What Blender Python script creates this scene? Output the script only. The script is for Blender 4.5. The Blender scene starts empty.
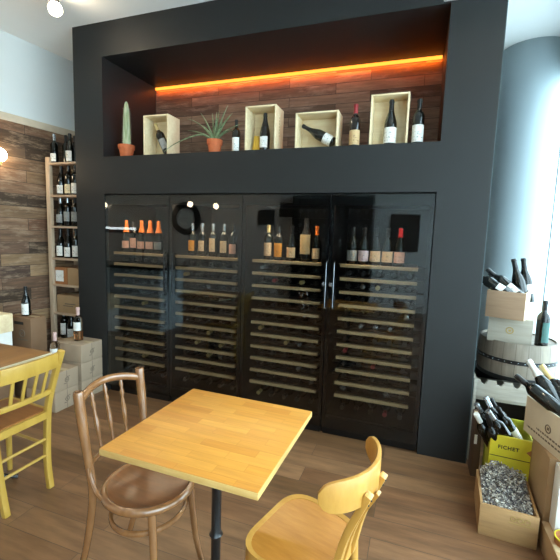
import bpy, bmesh, math, random
from mathutils import Vector, Matrix
random.seed(7)
PI = math.pi
S = bpy.context.scene
COL = S.collection

# ------------------------------------------------------------------ materials
MATS = {}
def srgb(h):
    h = h.lstrip('#'); v = [int(h[i:i+2], 16)/255 for i in (0, 2, 4)]
    return tuple((c/12.92 if c <= .04045 else ((c+.055)/1.055)**2.4) for c in v) + (1,)

class NT:
    def __init__(s, name):
        s.m = bpy.data.materials.new(name); s.m.use_nodes = True
        s.t = s.m.node_tree; s.n = s.t.nodes; s.b = s.n['Principled BSDF']; s.out = s.n['Material Output']
    def add(s, typ, **kw):
        n = s.n.new(typ)
        for k, v in kw.items():
            if k in n.inputs: n.inputs[k].default_value = v
            else: setattr(n, k, v)
        return n
    def link(s, a, b): s.t.links.new(a, b)
    def ramp(s, fac, stops, interp='LINEAR'):
        r = s.add('ShaderNodeValToRGB'); cr = r.color_ramp; cr.interpolation = interp
        while len(cr.elements) < len(stops): cr.elements.new(.5)
        for e, (p, c) in zip(cr.elements, stops): e.position = p; e.color = c
        s.link(fac, r.inputs[0]); return r.outputs[0]
    def coords(s, scale=(1, 1, 1), order=None):
        tc = s.add('ShaderNodeTexCoord'); v = tc.outputs['Object']
        if order:
            sp = s.add('ShaderNodeSeparateXYZ'); s.link(v, sp.inputs[0])
            cb = s.add('ShaderNodeCombineXYZ')
            for i, o in enumerate(order): s.link(sp.outputs[o], cb.inputs[i])
            v = cb.outputs[0]
        mp = s.add('ShaderNodeMapping'); mp.inputs['Scale'].default_value = scale
        s.link(v, mp.inputs[0]); return mp.outputs[0]
    def noise(s, vec, scale, detail=4, rough=.55):
        n = s.add('ShaderNodeTexNoise'); n.inputs['Scale'].default_value = scale
        n.inputs['Detail'].default_value = detail; n.inputs['Roughness'].default_value = rough
        s.link(vec, n.inputs['Vector']); return n.outputs['Fac']
    def bump(s, h, strength=.2, dist=.01):
        b = s.add('ShaderNodeBump'); b.inputs['Strength'].default_value = strength; b.inputs['Distance'].default_value = dist
        s.link(h, b.inputs['Height']); s.link(b.outputs[0], s.b.inputs['Normal'])
    def mix(s, fac, a, b, mode='MIX'):
        m = s.add('ShaderNodeMix', data_type='RGBA', blend_type=mode)
        for sock, v in ((m.inputs[0], fac), (m.inputs[6], a), (m.inputs[7], b)):
            if hasattr(v, 'links'): s.link(v, sock)
            else: sock.default_value = v
        return m.outputs[2]

def plain(name, col, rough=.5, metal=0, spec=.5, var=.06, scale=14, coat=0):
    k = NT(name); c = srgb(col)
    f = k.noise(k.coords(), scale, 3)
    d = tuple(x*(1-var) for x in c[:3]) + (1,); l = tuple(min(1, x*(1+var)) for x in c[:3]) + (1,)
    k.link(k.ramp(f, [(.3, d), (.7, l)]), k.b.inputs['Base Color'])
    k.b.inputs['Roughness'].default_value = rough; k.b.inputs['Metallic'].default_value = metal
    k.b.inputs['Specular IOR Level'].default_value = spec; k.b.inputs['Coat Weight'].default_value = coat
    return k.m

def emit(name, col, strength):
    k = NT(name); e = k.add('ShaderNodeEmission'); e.inputs[0].default_value = col; e.inputs[1].default_value = strength
    k.link(e.outputs[0], k.out.inputs[0]); return k.m

def wood(name, dark, light, scale=(1.2, 14, 14), rough=.5, nscale=4, coat=0, bump=.12):
    k = NT(name); v = k.coords(scale)
    f = k.noise(v, nscale, 7, .6)
    g = k.noise(k.coords(tuple(x*.35 for x in scale)), nscale, 2)
    c1 = k.ramp(f, [(.3, srgb(dark)), (.72, srgb(light))])
    c2 = k.mix(.35, c1, k.ramp(g, [(.35, srgb(dark)), (.65, srgb(light))]))
    k.link(c2, k.b.inputs['Base Color']); k.b.inputs['Roughness'].default_value = rough
    k.b.inputs['Coat Weight'].default_value = coat; k.b.inputs['Coat Roughness'].default_value = .2
    k.bump(f, bump, .004); return k.m

def planks(name, order, cols, w, h, gap=.004, grain=(1.5, 30, 30), rough=.5, gapcol='#15100c', offset=.37, mixg=.5, distress=None, bump=.3):
    k = NT(name); v = k.coords((1, 1, 1), order)
    br = k.add('ShaderNodeTexBrick', offset=offset, offset_frequency=2, squash=1)
    br.inputs['Color1'].default_value = (0, 0, 0, 1); br.inputs['Color2'].default_value = (1, 1, 1, 1)
    br.inputs['Mortar'].default_value = (.5, .5, .5, 1)
    for n, x in (('Scale', 1), ('Mortar Size', gap), ('Mortar Smooth', .1), ('Brick Width', w), ('Row Height', h)): br.inputs[n].default_value = x
    k.link(v, br.inputs['Vector'])
    n = len(cols)
    base = k.ramp(br.outputs['Color'], [((i+.5)/n, srgb(c)) for i, c in enumerate(cols)])
    # each board gets its own piece of grain: shift the grain lookup by the board's tone
    off = k.add('ShaderNodeVectorMath', operation='MULTIPLY_ADD')
    k.link(br.outputs['Color'], off.inputs[0]); off.inputs[1].default_value = (9, 5, 3); k.link(v, off.inputs[2])
    mp = k.add('ShaderNodeMapping'); mp.inputs['Scale'].default_value = grain; k.link(off.outputs[0], mp.inputs[0])
    f = k.noise(mp.outputs[0], 1.6, 8, .65)
    dk = k.ramp(f, [(.25, (.35, .33, .31, 1)), (.75, (1.35, 1.33, 1.3, 1))])
    c = k.mix(mixg, base, dk, 'MULTIPLY')
    if distress:
        mp2 = k.add('ShaderNodeMapping'); mp2.inputs['Scale'].default_value = (2.4, 11, 11); k.link(off.outputs[0], mp2.inputs[0])
        f2 = k.noise(mp2.outputs[0], 1.5, 9, .72)
        c = k.mix(k.ramp(f2, [(.5, (0, 0, 0, 1)), (.68, (.75, .75, .75, 1))]), c, srgb(distress))
    c = k.mix(br.outputs['Fac'], c, srgb(gapcol))
    k.link(c, k.b.inputs['Base Color']); k.b.inputs['Roughness'].default_value = rough
    k.bump(f, bump, .003); return k.m

def glass_pane(name, tint=(1, 1, 1, 1), ior=1.5, boost=1.0):
    k = NT(name); k.n.remove(k.b)
    tr = k.add('ShaderNodeBsdfTransparent'); tr.inputs[0].default_value = tint
    gl = k.add('ShaderNodeBsdfGlossy'); gl.inputs['Roughness'].default_value = 0.0
    fr = k.add('ShaderNodeFresnel'); gm = k.add('ShaderNodeNewGeometry')
    mr = k.add('ShaderNodeMapRange'); mr.inputs['To Min'].default_value = ior; mr.inputs['To Max'].default_value = 1/ior   # same reflectance on both faces of the sheet
    k.link(gm.outputs['Backfacing'], mr.inputs['Value']); k.link(mr.outputs[0], fr.inputs[0])
    mx = k.add('ShaderNodeMixShader')
    if boost != 1:
        mu = k.add('ShaderNodeMath', operation='MULTIPLY'); mu.inputs[1].default_value = boost; mu.use_clamp = True
        k.link(fr.outputs[0], mu.inputs[0]); k.link(mu.outputs[0], mx.inputs[0])
    else: k.link(fr.outputs[0], mx.inputs[0])
    k.link(tr.outputs[0], mx.inputs[1]); k.link(gl.outputs[0], mx.inputs[2]); k.link(mx.outputs[0], k.out.inputs[0]); return k.m

def label_mat(name, col, ink='#3a332c', amount=.6):
    k = NT(name); f = k.noise(k.coords((90, 90, 170)), 1.0, 2)
    g = k.noise(k.coords((6, 6, 70)), 1.0, 0)
    a = k.ramp(f, [(.56, (0, 0, 0, 1)), (.6, (1, 1, 1, 1))]); b = k.ramp(g, [(.56, (0, 0, 0, 1)), (.58, (amount,)*3 + (1,))])
    k.link(k.mix(k.mix(1, a, b, 'MULTIPLY'), srgb(col), srgb(ink)), k.b.inputs['Base Color'])
    k.b.inputs['Roughness'].default_value = .65; return k.m

M = dict(
    facade=plain('charcoal_paint', '#1b1c1c', .55, spec=.4, var=.05, scale=3),
    white=plain('white_wall_paint', '#e4e6e4', .8, var=.02, scale=2),
    ceil=plain('ceiling_paint', '#f0f0ee', .85, var=.02, scale=2),
    column=plain('column_paint', '#9fadb2', .45, var=.015, scale=2),
    trimw=plain('pale_trim', '#c9b9a2', .6),
    floor=planks('floor_planks', (0, 1, 2), ['#66492f', '#7c5a3e', '#704f35', '#876547', '#75553a'], 1.25, .15, .0016, (1.6, 13, 1), .42, '#4a392c', .37, .8, bump=.12),
    barn=planks('reclaimed_boards', (1, 2, 0), ['#42301f', '#8f6d53', '#5d4331', '#a2825f', '#392820', '#7f604a', '#6f4a33'], .62, .112, .0018, (2.2, 24, 1), .75, '#2a1f17', .41, .95, '#a68c73', .5),
    barnx=planks('reclaimed_boards_alcove', (0, 2, 1), ['#63503f', '#826957', '#6e5847', '#957b64', '#584639', '#8a705b'], .72, .085, .002, (2.2, 24, 1), .75, '#2a1f17', .41, .95, '#a08c7a', .5),
    black=plain('black_lacquer', '#060607', .3, spec=.4, var=.1),
    blackm=plain('black_metal', '#131416', .35, metal=.3, var=.1),
    iron=plain('black_cast_iron', '#15171a', .32, metal=.2, var=.2, coat=.4),
    steel=plain('brushed_steel', '#85888b', .3, metal=1, var=.05),
    shelfw=wood('cooler_shelf_beech', '#c29a6c', '#dcb88a', (2, 20, 20), .5),
    rackw=wood('rack_pine', '#b59a7f', '#d3bba0', (14, 14, 1.5), .6),
    rackb=wood('rack_board_pine', '#ad9177', '#cdb499', (1.5, 14, 14), .6),
    pine=wood('wine_box_pine', '#dcc296', '#f0dfba', (1.5, 12, 12), .6),
    pineb=wood('crate_pine_aged', '#94714a', '#b78f5e', (1.5, 14, 14), .65),
    pinegrey=wood('crate_grey_wood', '#8f877a', '#aaa293', (1.2, 3, 16), .65),
    crateb=wood('crate_brown_wood', '#8f7259', '#a88a6e', (1.2, 4, 14), .65),
    rackgrey=wood('weathered_grey_wood', '#8d867b', '#b3aa9c', (1.2, 8, 14), .7),
    barrel=None,
    tabletop=planks('oak_staves', (0, 1, 2), ['#c48535', '#d09543', '#bd7d30', '#cc8f3d', '#c78a39'], .21, .042, .0006, (3, 40, 1), .34, '#a86e26', .43, .35, bump=.05),
    tableedge=wood('oak_edge', '#b89050', '#d2b070', (3, 3, 20), .45),
    tabletop2=planks('oak_staves_dull', (1, 0, 2), ['#8a6238', '#9a7043', '#825a33', '#93693d'], .4, .05, .0006, (3, 40, 1), .4, '#6d4a27', .43, .35, bump=.05),
    tableedge2=wood('pale_table_edge', '#b9b08f', '#d3cbac', (3, 3, 20), .5),
    bent=wood('walnut_bentwood', '#6d472a', '#91643c', (8, 8, 2), .22, coat=.8),
    bentseat=wood('walnut_ply_seat', '#613a1c', '#84532a', (2, 14, 8), .33, coat=.3),
    beech=wood('golden_beech', '#a87530', '#c49346', (6, 6, 2), .36, coat=.3),
    beechseat=wood('golden_ply_seat', '#a36724', '#bd8036', (3, 16, 8), .35, coat=.25),
    yellow=wood('yellow_lacquered_beech', '#a5802f', '#bd9846', (6, 6, 2), .36, coat=.3),
    yellowseat=wood('russet_ply_seat', '#804f26', '#996333', (3, 14, 8), .4),
    bottle=plain('dark_bottle_glass', '#0a0d0a', .06, spec=.6, var=.1),
    bottleb=plain('amber_brown_bottle_glass', '#140c07', .06, spec=.6, var=.1),
    foilk=plain('black_foil', '#0d0d0e', .35, var=.1), foilr=plain('red_foil', '#8e1d22', .35),
    foilo=plain('orange_foil', '#d4702a', .4), foilw=plain('white_foil', '#dcdcd6', .35),
    foilg=plain('gold_foil', '#c9b27a', .35, metal=.5), foils=plain('silver_foil', '#b8bcc0', .25, metal=.8),
    foilp=plain('pink_foil', '#cdaaa2', .4),
    lw=label_mat('white_label', '#e6e4de'), lc=label_mat('cream_label', '#d9c8a4'), lo=label_mat('orange_label', '#e0932b'),
    lp=label_mat('pink_label', '#dfa890'), lg=label_mat('grey_label', '#8f908e'), lt=label_mat('tan_label', '#c9a878', '#6b2a1e'),
    lteal=label_mat('teal_label', '#3b635d'), lpe=label_mat('peach_label', '#e2bd92'), lv=label_mat('violet_label', '#c9bcc6', '#4a3a66'),
    terra=plain('terracotta', '#c4663a', .8, var=.1, scale=30), soil=plain('potting_soil', '#2a1d14', .95, var=.4, scale=80),
    cactus=None, aloe=None,
    carton=plain('brown_cardboard', '#a68763', .8, var=.05), cartonl=plain('pale_cardboard', '#a08b74', .8, var=.04),
    cartond=plain('dark_cardboard', '#7d5f45', .8, var=.05), cartono=plain('orange_brown_cardboard', '#a0673c', .8, var=.06),
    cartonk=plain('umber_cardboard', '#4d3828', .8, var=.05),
    cartonw=plain('white_cardboard', '#e6e5e0', .7, var=.03), cartonp=plain('printed_pale_cardboard', '#d8cab0', .75, var=.03),
    tape=plain('packing_tape', '#b9a37e', .3), ink=plain('faded_print_ink', '#6d5f50', .8), inkd=plain('dark_print_ink', '#1f1d18', .7),
    ycard=plain('yellow_cardboard', '#d6c62a', .6, var=.04), ycard2=plain('lime_yellow_cardboard', '#b9b936', .6, var=.04),
    script=plain('burnt_brand_ink', '#a58a4e', .8),
    led=emit('orange_led_glow', (1, .27, .03, 1), 3.0),
    bulb=emit('warm_bulb_glow', (1, .78, .5, 1), 40), spot=emit('spot_lens_glow', (1, .82, .58, 1), 60),
    coolled=emit('cool_led_glow', (.85, .95, 1, 1), 12),
    coolerled=emit('cooler_led_glow', (1, .82, .6, 1), 1.2),
    pane=glass_pane('cooler_glass', (.70, .72, .72, 1), 1.5, 1.1), winpane=glass_pane('window_glass', (.97, .99, 1, 1), 1.45),
    mullion=plain('dark_window_frame', '#39484c', .45), winframe=plain('window_frame', '#cfd6d8', .5),
    counterp=plain('pale_blue_panel', '#d5e4ea', .5), mirror=plain('mirror_silver', '#d0d4d4', .03, metal=1, var=.01),
    board=plain('blackboard_slate', '#101211', .6), photo=plain('dark_print', '#26231f', .4, var=.5, scale=30),
    shelfk=plain('black_shelf_board', '#0f0f10', .4), pave=plain('pale_paving', '#d6d9d9', .9, var=.1, scale=3),
    rose=None, wine=None,
)
def mk_barrel():
    k = NT('barrel_staves'); tc = k.add('ShaderNodeTexCoord'); sp = k.add('ShaderNodeSeparateXYZ'); k.link(tc.outputs['Object'], sp.inputs[0])
    at = k.add('ShaderNodeMath', operation='ARCTAN2'); k.link(sp.outputs[1], at.inputs[0]); k.link(sp.outputs[0], at.inputs[1])
    cb = k.add('ShaderNodeCombineXYZ'); k.link(at.outputs[0], cb.inputs[0]); k.link(sp.outputs[2], cb.inputs[1])
    br = k.add('ShaderNodeTexBrick', offset=0)
    for n, x in (('Scale', 1), ('Mortar Size', .006), ('Brick Width', .3), ('Row Height', 3)): br.inputs[n].default_value = x
    br.inputs['Color1'].default_value = srgb('#7b7063'); br.inputs['Color2'].default_value = srgb('#968a7a'); br.inputs['Mortar'].default_value = srgb('#5a5046')
    k.link(cb.outputs[0], br.inputs['Vector'])
    f = k.noise(k.coords((25, 25, 3)), 1.5, 6)
    k.link(k.mix(.5, br.outputs['Color'], k.ramp(f, [(.3, (.5, .48, .45, 1)), (.7, (1.2, 1.2, 1.2, 1))]), 'MULTIPLY'), k.b.inputs['Base Color'])
    k.b.inputs['Roughness'].default_value = .6; return k.m
M['barrel'] = mk_barrel()
def mk_plant(name, a, b, scale):
    k = NT(name); f = k.noise(k.coords(scale), 1.0, 3)
    k.link(k.ramp(f, [(.35, srgb(a)), (.65, srgb(b))]), k.b.inputs['Base Color']); k.b.inputs['Roughness'].default_value = .5; return k.m
M['cactus'] = mk_plant('cactus_skin', '#7f9263', '#bcc0a0', (60, 60, 8)); M['aloe'] = mk_plant('aloe_leaf', '#566f4c', '#8b9a70', (40, 40, 40))
M['spine'] = plain('cactus_wool', '#cfc9ae', .9)
def mk_clear(name, col):
    k = NT(name); k.b.inputs['Base Color'].default_value = col; k.b.inputs['Transmission Weight'].default_value = 1
    k.b.inputs['Roughness'].default_value = .02; k.b.inputs['IOR'].default_value = 1.25; return k.m
M['rose'] = mk_clear('clear_bottle_glass', (.93, .92, .86, 1)); M['wine'] = mk_clear('rose_wine', (.95, .55, .3, 1))

# ------------------------------------------------------------------ mesh helpers
def smooth_path(pts, n=6):
    P = [Vector(p) for p in pts]; out = []
    for i in range(len(P)-1):
        p0 = P[i-1] if i else P[0]*2-P[1]; p1, p2 = P[i], P[i+1]; p3 = P[i+2] if i+2 < len(P) else P[-1]*2-P[-2]
        for k in range(n):
            t = k/n
            out.append(.5*((2*p1)+(p2-p0)*t+(2*p0-5*p1+4*p2-p3)*t*t+(3*p1-p0-3*p2+p3)*t**3))
    out.append(P[-1]); return out

class MB:
    def __init__(s): s.bm = bmesh.new()
    def box(s, x0, x1, y0, y1, z0, z1, bev=0, mat=None, rot=None, pivot=None):
        r = bmesh.ops.create_cube(s.bm, size=1); vs = r['verts']
        for v in vs: v.co = Vector(((x0+x1)/2+v.co.x*(x1-x0), (y0+y1)/2+v.co.y*(y1-y0), (z0+z1)/2+v.co.z*(z1-z0)))
        if bev:
            es = list({e for v in vs for e in v.link_edges})
            g = bmesh.ops.bevel(s.bm, geom=es, offset=bev, segments=2, affect='EDGES', profile=.6)
            vs = list({v for f in g['faces'] for v in f.verts} | {v for v in vs if v.is_valid})
        if rot is not None: bmesh.ops.rotate(s.bm, verts=vs, cent=pivot or (0, 0, 0), matrix=rot)
        return s
    def lathe(s, prof, seg=24, a0=0, a1=2*PI, c=(0, 0, 0), mi=0):
        full = abs(a1-a0-2*PI) < 1e-6; n = seg if full else seg+1
        rings = []
        for (r, z) in prof:
            if r < 1e-6: rings.append([s.bm.verts.new((c[0], c[1], c[2]+z))])
            else: rings.append([s.bm.verts.new((c[0]+r*math.cos(a0+(a1-a0)*k/seg), c[1]+r*math.sin(a0+(a1-a0)*k/seg), c[2]+z)) for k in range(n)])
        for A, B in zip(rings, rings[1:]):
            for k in range(seg):
                k2 = (k+1) % n
                if len(A) == 1 and len(B) == 1: continue
                if len(A) == 1: f = [A[0], B[k2], B[k]]
                elif len(B) == 1: f = [A[k], A[k2], B[0]]
                else: f = [A[k], A[k2], B[k2], B[k]]
                s.bm.faces.new(f).material_index = mi
        return s
    def tube(s, pts, rad, seg=10, closed=False, flat=1.0, up=None, cap=True):
        P = [Vector(p) for p in pts]; n = len(P)
        R = rad if isinstance(rad, (list, tuple)) else [rad]*n
        if len(R) != n: R = [R[min(len(R)-1, int(i/(n-1)*(len(R)-1)))]*(1-((i/(n-1)*(len(R)-1)) % 1)) + R[min(len(R)-1, int(i/(n-1)*(len(R)-1))+1)]*((i/(n-1)*(len(R)-1)) % 1) for i in range(n)]
        rings = []; nrm = None
        for i in range(n):
            if closed: t = (P[(i+1) % n]-P[i-1]).normalized()
            else: t = (P[min(i+1, n-1)]-P[max(i-1, 0)]).normalized()
            if up is not None: nrm = Vector(up)
            elif nrm is None: nrm = Vector((0, 0, 1)) if abs(t.z) < .9 else Vector((1, 0, 0))
            nrm = (nrm-t*nrm.dot(t)).normalized(); b = t.cross(nrm)
            rings.append([s.bm.verts.new(P[i]+(nrm*math.cos(2*PI*k/seg)*flat+b*math.sin(2*PI*k/seg))*R[i]) for k in range(seg)])
        m = n if closed else n-1
        for i in range(m):
            A, B = rings[i], rings[(i+1) % n]
            for k in range(seg): s.bm.faces.new((A[k], A[(k+1) % seg], B[(k+1) % seg], B[k]))
        if not closed and cap:
            s.bm.faces.new(rings[0][::-1]); s.bm.faces.new(rings[-1])
        return s
    def ribbon(s, pts, h0, h1, t, up=(0, 0, 1)):
        """a bent board: path of centre points, half heights below/above, thickness t"""
        P = [Vector(p) for p in pts]; n = len(P); U = Vector(up); sec = []
        for i in range(n):
            d = (P[min(i+1, n-1)]-P[max(i-1, 0)]).normalized(); q = d.cross(U).normalized()
            lo = h0[i] if isinstance(h0, list) else h0; hi = h1[i] if isinstance(h1, list) else h1
            sec.append([s.bm.verts.new(P[i]+q*a*t/2+U*b) for a, b in ((-1, -lo), (1, -lo), (1, hi), (-1, hi))])
        for A, B in zip(sec, sec[1:]):
            for k in range(4): s.bm.faces.new((A[k], A[(k+1) % 4], B[(k+1) % 4], B[k]))
        s.bm.faces.new(sec[0][::-1]); s.bm.faces.new(sec[-1]); return s
    def prism(s, poly, z0, z1):
        A = [s.bm.verts.new((x, y, z0)) for x, y in poly]; B = [s.bm.verts.new((x, y, z1)) for x, y in poly]; n = len(poly)
        s.bm.faces.new(A[::-1]); s.bm.faces.new(B)
        for k in range(n): s.bm.faces.new((A[k], A[(k+1) % n], B[(k+1) % n], B[k]))
        return s
    def sphere(s, c, r, seg=16, sq=(1, 1, 1)):
        g = bmesh.ops.create_uvsphere(s.bm, u_segments=seg, v_segments=seg//2+2, radius=r)
        for v in g['verts']: v.co = Vector((v.co.x*sq[0]+c[0], v.co.y*sq[1]+c[1], v.co.z*sq[2]+c[2]))
        return s
    def xf(s, mat): bmesh.ops.transform(s.bm, matrix=mat, verts=s.bm.verts); return s
    def build(s, name, mat, parent=None, sharp=38, bevel=0):
        bmesh.ops.recalc_face_normals(s.bm, faces=s.bm.faces)
        if bevel:
            es = [e for e in s.bm.edges if len(e.link_faces) == 2 and e.calc_face_angle(0) > .9]
            bmesh.ops.bevel(s.bm, geom=es, offset=bevel, segments=2, affect='EDGES', profile=.6)
        me = bpy.data.meshes.new(name); s.bm.to_mesh(me); s.bm.free()
        for m in (mat if isinstance(mat, (list, tuple)) else [mat]): me.materials.append(m)
        me.polygons.foreach_set('use_smooth', [True]*len(me.polygons)); me.set_sharp_from_angle(angle=math.radians(sharp))
        o = bpy.data.objects.new(name, me); COL.objects.link(o)
        if parent: o.parent = parent
        return o

def tag(o, label, cat, group=None, kind=None):
    o['label'] = label; o['category'] = cat
    if group: o['group'] = group
    if kind: o['kind'] = kind
    return o
def thing(name, label, cat, loc=(0, 0, 0), rz=0, group=None):
    o = bpy.data.objects.new(name, None); COL.objects.link(o); o.empty_display_size = .1
    o.location = loc; o.rotation_euler = (0, 0, rz); return tag(o, label, cat, group)
def struct(o): o['kind'] = 'structure'; return o
def dup(root, label=None, group=None):
    r = root.copy(); COL.objects.link(r)
    if label: r['label'] = label
    if group: r['group'] = group
    def rec(a, b):
        for ch in list(a.children):
            c = ch.copy(); COL.objects.link(c); c.parent = b; rec(ch, c)
    rec(root, r); return r
def aim(o, base, axis, face=(0, -1, 0), roll=0):
    z = Vector(axis).normalized(); f = Vector(face); f = f-z*f.dot(z)
    if f.length < 1e-4: f = Vector((1, 0, 0))-z*z.x
    y = -f.normalized(); x = y.cross(z)
    m = Matrix((x, y, z)).transposed() @ Matrix.Rotation(roll, 3, 'Z')
    o.matrix_world = Matrix.Translation(base) @ m.to_4x4()
    loc, rot, sc = o.matrix_world.decompose(); o.location = loc; o.rotation_euler = rot.to_euler(); return o

# ------------------------------------------------------------------ the room
H = 3.21
WA, WD = Vector((-.98, -.153, 0)), Vector((.1336, .991, 0))       # the clad side wall runs along WD
def wallpt(y): t = (y-WA.y)/WD.y; return WA+WD*t
m = MB().box(-5.7, 3.9, -5.7, 2.2, -.1, 0); floor = struct(m.build('floor', M['floor']))
m = MB().box(-5.7, 3.9, -5.7, 2.2, H, H+.1); struct(m.build('ceiling', M['ceil']))
def slab(y0, y1, z0, z1, off0, off1):
    a, b = wallpt(y0), wallpt(y1); n = Vector((WD.y, -WD.x, 0))
    q = [a+n*off0, b+n*off0, b+n*off1, a+n*off1]
    return MB().prism([(p.x, p.y) for p in q], z0, z1)
struct(slab(-.9, 2.05, 0, H, -.15, 0).build('wall_left', M['white']))
struct(slab(-.9, 2.0, 0, 2.435, -.01, .03).build('wall_left_cladding', M['barn']))
struct(slab(-.9, 2.0, 2.435, 2.5, -.01, .045).build('trim_1', M['trimw']))
struct(MB().box(-5.7, -1.06, -1.03, -.88, 0, H).build('wall_left_return', M['white']))
struct(MB().box(-5.7, -5.55, -5.7, -.88, 0, H).build('wall_bar_side', M['white']))
struct(MB().box(-1.1, 3.9, 2.05, 2.2, 0, H).build('wall_rear', M['white']))
struct(MB().box(-5.7, 3.9, -5.7, -5.55, 0, H).build('wall_front', M['white']))
# glazed side: sill, head, mullions, panes
bays = [(-5.5, -3.72), (-3.69, -1.93), (-1.90, -.12), (-.09, 1.64), (1.67, 2.02)]
w = MB().box(3.72, 3.9, -5.55, 2.05, 0, .12).box(3.72, 3.9, -5.55, 2.05, 2.95, H)
struct(w.build('wall_right', M['white']))
for i, (a, b) in enumerate(bays):
    f = MB()
    f.box(3.74, 3.82, a-.015, a+.006, .12, 2.95).box(3.74, 3.82, b-.006, b+.015, .12, 2.95).box(3.74, 3.82, a, b, .12, .16).box(3.74, 3.82, a, b, 2.91, 2.95)
    fo = struct(f.build('window_%d' % (i+1), M['mullion']))
    MB().box(3.775, 3.783, a+.01, b-.01, .155, 2.915).build('pane', M['winpane'], fo)
struct(MB().box(3.9, 30, -25, 25, -.2, -.1).build('ground', M['pave']))

# the dark built-in facade with its alcove
X0, X1 = -.316, 3.023; CX1 = 2.716; CT = 1.796; N0, N1 = 2.113, 2.935; ND = .722; FD = .8
f = MB()
f.box(X0, 0, 0, FD, 0, H, 0).box(CX1, X1, 0, FD, 0, H).box(0, CX1, 0, FD, CT, N0).box(0, CX1, 0, FD, N1, H).box(0, CX1, FD-.05, FD, 0, CT).box(0, CX1, ND+.03, FD, N0, N1)
struct(f.build('wall_back', M['facade']))
struct(MB().box(0, CX1, ND, ND+.03, N0, N1).build('wall_alcove', M['barnx']))
struct(MB().box(X1, X1+.005, .0, .05, 0, H).build('trim_2', M['mullion']))
l = tag(MB().box(.01, CX1-.01, ND-.025, ND-.005, N1-.027, N1-.005, .003).build('led_strip', M['led']), 'glowing orange LED strip along the top of the alcove back', 'light strip')
p = tag(MB().box(2.672, 2.775, -.03, 0, 2.945, 3.06, .004).build('wall_box', M['cartonw']), 'small white box fixed high on the charcoal facade above the alcove', 'wall box')
# round column behind
struct(MB().lathe([(.27, 0), (.27, H)], 64, c=(3.49, 1.5, 0)).build('column', M['column'], sharp=80))

# ------------------------------------------------------------------ bottles
PROF = {
 'burgundy': dict(r=.041, h=.298, prof=[(0, .004), (.032, 0), (.039, .002), (.041, .008), (.041, .135), (.0395, .15), (.034, .172), (.025, .198), (.0185, .22), (.0155, .24), (.0145, .27), (.0148, .278), (.0165, .279), (.0165, .291), (.0145, .292), (.0145, .298), (0, .298)], cap=.228, lab=(.035, .118)),
 'bordeaux': dict(r=.0375, h=.3, prof=[(0, .004), (.029, 0), (.0355, .002), (.0375, .008), (.0375, .185), (.036, .196), (.029, .211), (.019, .222), (.0152, .232), (.0143, .275), (.0146, .28), (.0162, .281), (.0162, .293), (.0143, .294), (.0143, .3), (0, .3)], cap=.236, lab=(.05, .145)),
 'champagne': dict(r=.044, h=.315, prof=[(0, .004), (.034, 0), (.042, .002), (.044, .009), (.044, .14), (.042, .16), (.035, .19), (.025, .225), (.0175, .255), (.015, .285), (.017, .286), (.017, .296), (.0155, .297), (.0165, .31), (.012, .315), (0, .315)], cap=.2, lab=(.045, .115)),
}
PROTO = {}
def bottle_meshes(kind, glass, lab, cap, lrng, span, caplow):
    key = (kind, glass, lab, cap, lrng, span, caplow)
    if key in PROTO: return PROTO[key]
    d = PROF[kind]
    root = bpy.data.objects.new('wine_bottle', None); root.empty_display_size = .1
    MB().lathe(d['prof'], 24).build('bottle_body', M[glass], root)
    if cap:
        c0 = caplow or d['cap']
        def rad(z):
            P = d['prof']
            for (ra, za), (rb, zb) in zip(P[3:], P[4:]):
                if za <= z <= zb and zb > za: return ra+(rb-ra)*(z-za)/(zb-za)
            return P[-2][0]
        zs = [c0]+[z for r, z in d['prof'][3:-2] if z > c0+.002]
        MB().lathe([(rad(z)-.0005 if i == 0 else rad(z)+.0007, z) for i, z in enumerate([c0]+zs)]+[(d['prof'][-2][0]+.0006, d['h']+.0006), (0, d['h']+.0006)], 20).build('capsule', M[cap], root)
    if lab:
        a, b = lrng or d['lab']; r = d['r']; h = span/2
        MB().lathe([(r-.001, a), (r+.0008, a), (r+.0008, b), (r-.001, b)], 22, -PI/2-h, -PI/2+h).build('label', M[lab], root)
    PROTO[key] = root; return root
def bottle(kind, label, loc=None, glass='bottle', lab='lw', cap='foilk', lrng=None, span=2.3, caplow=None, rz=0, group=None, base=None, axis=None, face=(0, -1, 0), roll=0, cat='bottle', scale=1):
    o = dup(bottle_meshes(kind, glass, lab, cap, lrng, span, caplow)); tag(o, label, cat, group)
    if axis is None: o.location = loc; o.rotation_euler = (0, 0, rz)
    else: aim(o, base, axis, face, roll)
    if scale != 1: o.scale = (scale,)*3
    return o
def leanbottle(kind, label, neck, base, **kw):
    """base and neck are points; the bottle starts at base and leans through neck"""
    return bottle(kind, label, base=base, axis=Vector(neck)-Vector(base), **kw)

# ------------------------------------------------------------------ wine coolers
ORD = ['first', 'second', 'third', 'fourth', 'fifth', 'sixth', 'seventh', 'eighth', 'ninth', 'tenth', 'eleventh', 'twelfth']
cool = [(0.004, .668, .03, .565), (.668, 1.336, .686, 1.265), (1.336, 2.023, 1.40, 1.958), (2.023, 2.712, 2.10, 2.638)]
clab = ['black glass-door wine cooler at the end beside the carton stacks', 'second black wine cooler from the carton stacks, next to the end one',
        'third black wine cooler from the carton stacks, bright cream labels on its top shelf', 'black glass-door wine cooler at the end beside the round column']
cname = ['carton-side end cooler', 'second cooler from the cartons', 'third cooler from the cartons', 'column-side end cooler']
TOPZ, STEP = 1.28, .0988
lie = MB()
lie.lathe([(0, .004), (.034, 0), (.0375, .006), (.0375, .15), (.034, .17), (.022, .198), (.0155, .22), (.0147, .24)], 14)
lie.lathe([(.0152, .24), (.0155, .285), (.0168, .286), (.0168, .297), (0, .299)], 12, mi=1)
lie_me = {}
lo = lie.build('lying', [M['bottle'], M['foilk']]); base_me = lo.data; bpy.data.objects.remove(lo)
for cn in ('foilk', 'foilg', 'foilr', 'foils'):
    me = base_me.copy(); me.materials[1] = M[cn]; lie_me[cn] = me
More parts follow.
